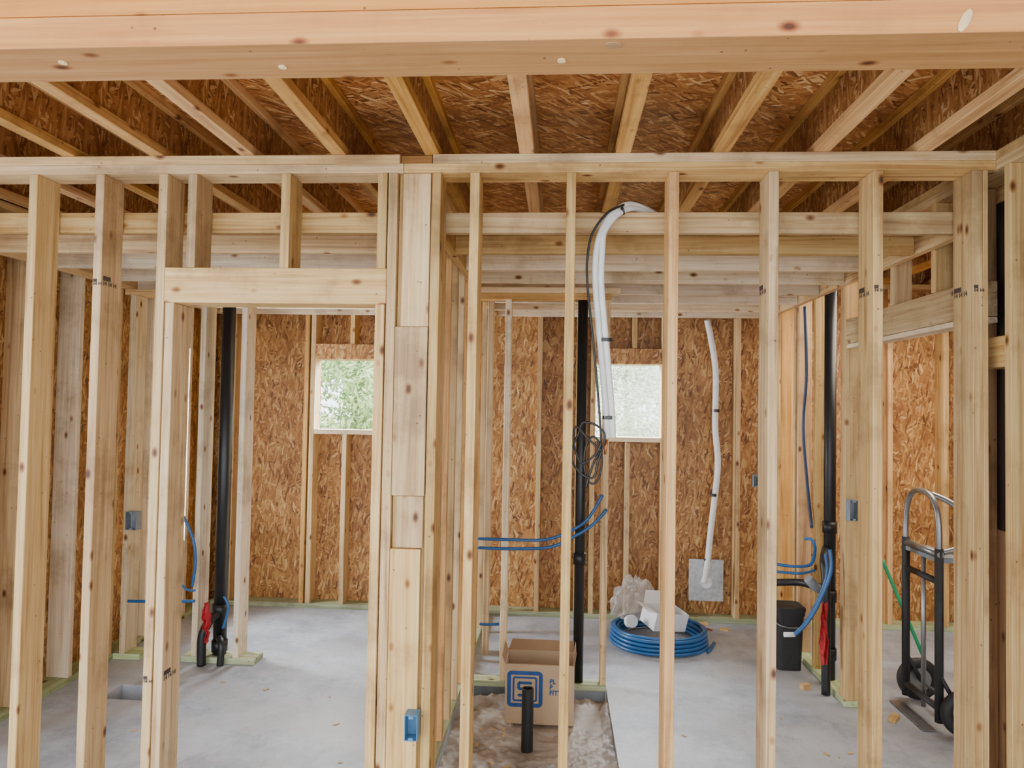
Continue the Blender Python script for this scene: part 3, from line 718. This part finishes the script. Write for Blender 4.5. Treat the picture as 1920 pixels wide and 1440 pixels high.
# scraps
def scrap(c,sx,sy,sz,rz,z=0.0005,label='small pale wood offcut on the slab'):
    bm=bmesh.new(); addbox(bm,-sx/2,sx/2,-sy/2,sy/2,0,sz); bmesh.ops.bevel(bm,geom=bm.edges[:],offset=.001,segments=1,affect='EDGES')
    o=mesh_obj('wood_scrap',bm,wood('x','pale')); o.location=(c.x,c.y,z); o.rotation_euler=(0,0,rz); tag(o,label,'wood scrap','wood scraps')
scrap(PZ(1510,1292,0),.06,.04,.03,.4); scrap(PZ(1315,1172,0),.10,.03,.02,.2); scrap(PZ(1358,1182,0),.07,.03,.015,-.5)
scrap(PZ(1676,1350,0),.10,.04,.02,.9)
for i in range(34):
    if i%2: scrap(Vector((random.uniform(-.5,-.15),random.uniform(3.15,3.9),0)),random.uniform(.015,.045),random.uniform(.006,.015),.005,random.uniform(0,3),-.040,'thin wood splinter on the slab')
    else: scrap(Vector((random.choice([random.uniform(.5,1.5),random.uniform(-2.2,-1.0)]),random.uniform(3.2,4.3),0)),random.uniform(.012,.04),random.uniform(.006,.013),.004,random.uniform(0,3),.0005,'thin wood splinter on the slab')
o=tube('red_wire',[PZ(1285,1172,.01),PZ(1300,1170,.01),PZ(1318,1176,.01),PZ(1335,1182,.01)],.005,RED); tag(o,'short loop of red wire on the slab','wire')

# ---------------------------------------------------------------- outdoor trees
LEAF=plain('leaf_green',(.56,.74,.40),.6,0,.2,3); LEAF2=plain('leaf_pale',(.78,.86,.72),.7,0,.12,3); BARK=plain('bark',(.60,.60,.54),.9)
def tree(x,y,h,r,n,mat,size,label):
    e=empty('tree',(x,y,-.4)); tag(e,label,'tree')
    tube('trunk',[(x+.6,y+.5,-.4),(x+.6,y+.5,1),(x+.55,y+.5,2.4),(x+.6,y+.5,h)],lambda t:.07*(1-.8*t),BARK,e,10)
    bm=bmesh.new()
    tips=[]
    for i in range(30):
        a=random.uniform(0,6.28); z=random.uniform(.3,h-.2); l=r*random.uniform(.6,1)
        p0=Vector((x+.6,y+.5,z)); p1=Vector((x+math.cos(a)*l,y+math.sin(a)*l,z+random.uniform(-.1,.5)))
        pm=(p0+p1)/2+Vector((0,0,.1)); tips.append((p0,p1))
        tube('branch',[p0,pm,p1],lambda t:.014*(1-.7*t),BARK,e,6,4)
    for i in range(n):
        p0,p1=random.choice(tips); t=random.uniform(.2,1.05)
        c=p0.lerp(p1,t)+Vector([max(-.4,min(.4,random.gauss(0,.22))) for _ in range(3)])
        u=Vector([random.gauss(0,1) for _ in range(3)]).normalized(); v=u.orthogonal().normalized(); s_=size*random.uniform(.6,1.3)
        bm.faces.new([bm.verts.new(c+q) for q in (u*s_,v*s_*.35,-u*s_,-v*s_*.35)])
    o=mesh_obj('foliage',bm,mat,e); o['kind']='stuff'
tree(-3.6,10.0,4.2,1.5,24000,LEAF,.055,'leafy bright green tree outside the window')
tree(.5,10.9,4.2,1.5,22000,LEAF2,.045,'pale sparse tree outside the window')

# ---------------------------------------------------------------- light
wd=bpy.data.worlds.new('world'); SC.world=wd; wd.use_nodes=True
bg=wd.node_tree.nodes['Background']; bg.inputs[0].default_value=(.90,.95,1,1); bg.inputs[1].default_value=5.2
def area(loc,rot,sx,sy,pw,col=(1,1,1)):
    l=bpy.data.lights.new('area','AREA'); l.shape='RECTANGLE'; l.size=sx; l.size_y=sy; l.energy=pw; l.color=col
    o=bpy.data.objects.new('daylight_or_fill',l); o.location=loc; o.rotation_euler=rot; COL.objects.link(o)  # one name for window and sky light and for added fills
area((0,-2.6,1.9),(math.radians(84),0,0),6,2.6,30,(1,.93,.82))  # added warm fill behind the camera, on top of the sky
area((0,1.3,.35),(math.radians(200),0,0),5.5,1.2,40,(1,.88,.72))      # added upward fill for the joists, no lamp stands here
area((-3.8,5.2,1.4),(0,math.radians(-90),0),2.0,.8,380,(.96,.98,1))
area((-2.0,7.3,3.1),(math.radians(-58),0,0),1.2,1.2,520,(.95,.98,1))
area((.55,7.3,3.1),(math.radians(-58),0,0),1.2,1.2,520,(.95,.98,1))
area((2.4,4.6,2.6),(0,0,0),1.0,1.2,48,(1,.90,.75))  # added warm fill inside the next room, aimed down
